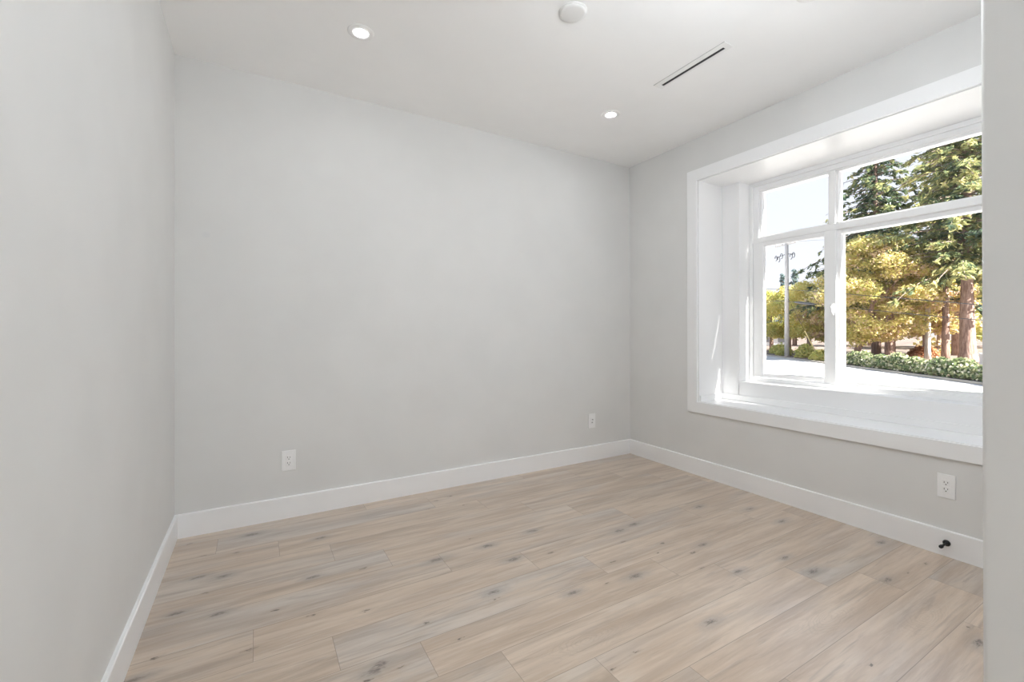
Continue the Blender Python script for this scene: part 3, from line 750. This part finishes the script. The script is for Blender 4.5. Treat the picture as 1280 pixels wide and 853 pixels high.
# ivy hedge along the kerb
rs = np.random.RandomState(21)
hd = empty('hedge', tuple(st(0, 0.8, 0.1))); tag(hd, 'long low ivy hedge along the far kerb', 'hedge')
nH = 20000
aa = rs.uniform(0.0, 22.0, nH); bb = rs.normal(0, 0.30, nH).clip(-0.55, 0.55); 
hmax = (0.80 + 0.10*np.sin(aa*1.7) + 0.08*np.sin(aa*4.3+1))*np.sqrt(np.clip(1-(bb/0.6)**2, 0.05, 1))*np.clip(aa/0.7+0.55, 0, 1)
hh = hmax*rs.uniform(0.0, 1.0, nH)**0.6
Pp = np.array([list(st(0, 0.8, 0.1)*0)]*nH, float) + aa[:, None]*np.array(SD) + bb[:, None]*np.array(SN) + hh[:, None]*np.array([0, 0, 1.0])
Nn = rnd_unit(rs, nH) + np.array([-0.5, 0.3, 0.7]); Nn /= np.linalg.norm(Nn, axis=1, keepdims=True)
sz = 0.075*rs.uniform(0.6, 1.5, nH)
cards('foliage', Pp, Nn, np.cross(Nn, rnd_unit(rs, nH)), sz*0.75, sz, rs.normal(0.52, 0.36, nH), M_ivy, hd)
bm = bmesh.new()
for i in range(60):
    a = rs.uniform(0, 22); b = rs.uniform(-0.3, 0.3); q = SD*a + SN*b
    tube(bm, [q + Vector((0, 0, -0.1)), q + Vector((rs.uniform(-.1, .1), rs.uniform(-.1, .1), 0.3)), q + Vector((rs.uniform(-.2, .2), rs.uniform(-.2, .2), 0.55))], [0.02, 0.015, 0.006], 5)
build('stems', bm, M_bark, hd)

def shrub(name, x, y, rx, rz, n, size, mat, tint, label, cat='shrub', seed=1, group=None):
    rs = np.random.RandomState(seed)
    o = empty(name, (x, y, ZG+0.1)); tag(o, label, cat, group)
    d = rnd_unit(rs, n); d[:, 2] = np.abs(d[:, 2]); rad = rs.uniform(0.3, 1, n)**0.4
    P_ = d*rad[:, None]*np.array([rx, rx, rz])*(0.85+0.25*rs.uniform(0, 1, (n, 1)))
    N_ = d + rs.normal(0, 0.6, (n, 3)); N_ /= np.linalg.norm(N_, axis=1, keepdims=True)
    s = size*rs.uniform(0.6, 1.4, n)
    cards('foliage', P_, N_, np.cross(N_, rnd_unit(rs, n)), s*0.6, s, rs.normal(tint, 0.22, n), mat, o)
    bm = bmesh.new()
    for i in range(7):
        a = i*0.9; tube(bm, [(0, 0, -0.1), (0.3*rx*math.cos(a), 0.3*rx*math.sin(a), rz*0.4), (0.6*rx*math.cos(a), 0.6*rx*math.sin(a), rz*0.7)], [0.02, 0.015, 0.008], 5)
    build('stems', bm, M_bark, o)
    return o
shrub('rust_shrub', 45.8, 14.15, 1.05, 0.95, 2600, 0.11, M_rust, 0.55, 'rounded rusty orange shrub behind the hedge', seed=3)
shrub('green_shrub', 53.4, 14.5, 0.9, 0.8, 900, 0.13, M_green, 0.85, 'small bright green shrub beside the thick reddish trunk', seed=4)
for i, (a, b, rx, rz, lab) in enumerate([(-13.9, 2.2, 1.0, 1.0, 'low green shrub left of the utility pole by the kerb'),
                                         (-7.3, 1.4, 0.8, 1.1, 'low green shrub just right of the utility pole foot'),
                                         (-3.9, 0.9, 0.7, 0.8, 'low green shrub by the guy wire anchor'),
                                         (-10.6, 1.1, 0.6, 0.7, 'tuft of weeds left of the utility pole foot')]):
    q = st(a, b); shrub('green_shrub', q.x, q.y, rx, rz, 900, 0.11, M_green, 0.65, lab, seed=30+i)

# utility pole with crossarm, insulators and transformer brackets
up = empty('utility_pole', (39.8, 21.35, ZG)); tag(up, 'tall weathered utility pole beyond the road', 'utility pole')
bm = bmesh.new(); tube(bm, [(0, 0, -0.5), (0, 0, 5), (0, 0, 9.95)], [0.19, 0.165, 0.13], 14); build('pole', bm, M_pole, up, True)
X_ = SD
bm = bmesh.new()
def beam(bm, p0, p1, h, d):
    p0, p1 = Vector(p0), Vector(p1); u = (p1-p0).normalized(); s = u.cross(Vector((0, 0, 1))).normalized()
    vs = [bm.verts.new(p + s*sa*d/2 + Vector((0, 0, sb*h/2))) for p in (p0, p1) for sa, sb in ((-1, -1), (1, -1), (1, 1), (-1, 1))]
    for f in ((0, 1, 2, 3), (7, 6, 5, 4), (0, 4, 5, 1), (1, 5, 6, 2), (2, 6, 7, 3), (3, 7, 4, 0)): bm.faces.new([vs[i] for i in f])
    bmesh.ops.recalc_face_normals(bm, faces=bm.faces[:])
AX = Vector((0.30, 0.954, 0)).normalized()
beam(bm, AX*1.25 + Vector((0, 0, 9.78)), AX*-0.9 + Vector((0, 0, 9.78)), 0.10, 0.10)
build('crossarm', bm, M_pole, up)
for s in (-0.8, -0.35, 0.45, 1.15):
    bm = bmesh.new(); q = AX*s + Vector((0, 0, 9.83)); 
    tube(bm, [q, q + Vector((0, 0, 0.08)), q + Vector((0, 0, 0.16)), q + Vector((0, 0, 0.22))], [0.03, 0.06, 0.06, 0.03], 8); build('insulator', bm, M_grey, up)
for s, z_ in ((1.15, 8.75), (0.85, 8.60), (0.55, 8.85), (-0.45, 8.65), (-0.7, 8.75)):
    bm = bmesh.new(); q = AX*s + Vector((0, 0, z_))
    ring_pts = [q + AX*(0.13*math.cos(a)) + Vector((0, 0, 0.22*math.sin(a))) for a in [i*0.55 for i in range(10)]]
    tube(bm, ring_pts, 0.028, 6); build('cable_loop', bm, M_black, up)
bm = bmesh.new(); tube(bm, [AX*1.2 + Vector((0, 0, 8.80)), Vector((0, 0, 8.95)), AX*-0.75 + Vector((0, 0, 8.82))], 0.025, 6); build('bracket', bm, M_black, up)
# guy wire with its yellow guard
gw = empty('guy_wire', (38.63, 18.26, ZG+0.1)); tag(gw, 'slanted guy wire with a pale yellow guard anchoring the utility pole', 'guy wire')
M_yel = paint('faded_yellow', (0.72, 0.58, 0.26), 0.5)
bm = bmesh.new(); top = Vector((1.17, 3.09, 5.2)); tube(bm, [(0, 0, -0.1), tuple(top*0.5), tuple(top)], 0.014, 6); build('wire', bm, M_black, gw)
bm = bmesh.new(); tube(bm, [tuple(top*0.01), tuple(top*0.42)], 0.045, 8); build('guard', bm, M_yel, gw)['label'] = 'pale yellow guard'
# overhead lines in the vertical plane of the pole
def line(name, pts, r_, label, splice=None):
    bm = bmesh.new(); P0 = Vector(pts[0])
    # smooth the points
    q = [Vector(p) for p in pts]; fine = []
    for i in range(len(q)-1):
        p0, p1, p2, p3 = q[max(i-1, 0)], q[i], q[i+1], q[min(i+2, len(q)-1)]
        for k in range(6):
            u = k/6
            fine.append(0.5*((2*p1) + (p2-p0)*u + (2*p0-5*p1+4*p2-p3)*u*u + (3*p1-p0-3*p2+p3)*u**3))
    fine.append(q[-1])
    tube(bm, [p-P0 for p in fine], r_, 6)
    o = empty(name, P0); tag(o, label, 'power line', 'overhead power lines')
    build('cable', bm, M_black, o)
    if splice:
        bm = bmesh.new(); tube(bm, [Vector(p)-P0 for p in splice], [0.05, 0.11, 0.11, 0.05][:len(splice)], 8); build('splice_case', bm, M_black, o)
line('power_line', [(50.5, 34.6, 7.3), (44.17, 26.73, 5.54), (39.83, 21.41, 4.72), (35.99, 16.69, 3.98), (29.6, 8.83, 2.67), (26.18, 4.63, 2.10), (19, -4.2, 1.9)], 0.022, 'upper sagging black cable crossing the lower panes')
line('power_line', [(50.5, 34.6, 5.2), (44.17, 26.73, 4.27), (39.84, 21.41, 3.70), (35.99, 16.69, 3.02), (31.99, 11.77, 2.31), (26.18, 4.63, 1.41), (19, -4.2, 0.9)], 0.019, 'lower sagging black cable with a thick splice near the pole',
     [(38.9, 20.25, 3.545), (38.3, 19.5, 3.42), (37.2, 18.15, 3.22), (36.7, 17.55, 3.14)])
line('power_line', [(50.5, 34.6, 11.8), (39.82, 21.39, 8.86), (29.39, 8.58, 6.02), (27.0, 5.65, 5.45), (19, -4.2, 5.0)], 0.008, 'thin high wire running from the top of the utility pole')

# small white building far behind the pole, and a white utility box
t_b = empty('bungalow', (66.0, 38.6, ZG+0.35), 0.55); tag(t_b, 'small white building far behind the utility pole under the trees', 'building')
M_white = paint('white_siding', (0.80, 0.81, 0.83), 0.6)
M_roof = paint('grey_shingle', (0.28, 0.29, 0.31), 0.8)
bm = bmesh.new(); box(bm, -2.2, 2.2, -3.2, 3.2, -0.6, 1.15); build('walls', bm, M_white, t_b)
bm = bmesh.new(); extrude_profile(bm, [(-2.6, 0), (2.6, 0), (0, 0.55)], (0, -3.5, 1.15), (0, 3.5, 1.15)); build('roof', bm, M_roof, t_b)
for yy in (-2.0, 0.0, 2.0):
    bm = bmesh.new(); box(bm, -2.24, -2.19, yy-0.5, yy+0.4, 0.3, 0.95); build('window', bm, M_roof, t_b)
ub = empty('utility_box', (36.9, 8.35, ZG+0.1), 0.68); tag(ub, 'small white utility box by the thick trunk at the right edge', 'utility box')
bm = bmesh.new(); box(bm, -0.30, 0.30, -0.42, 0.42, 0.0, 0.80, 0.02); build('cabinet_body', bm, M_white, ub)
bm = bmesh.new(); box(bm, -0.34, 0.34, -0.46, 0.46, 0.80, 0.86, 0.02); build('lid', bm, M_white, ub)
bm = bmesh.new(); box(bm, -0.36, 0.36, -0.48, 0.48, -0.12, 0.0); build('plinth', bm, M_kerb, ub)
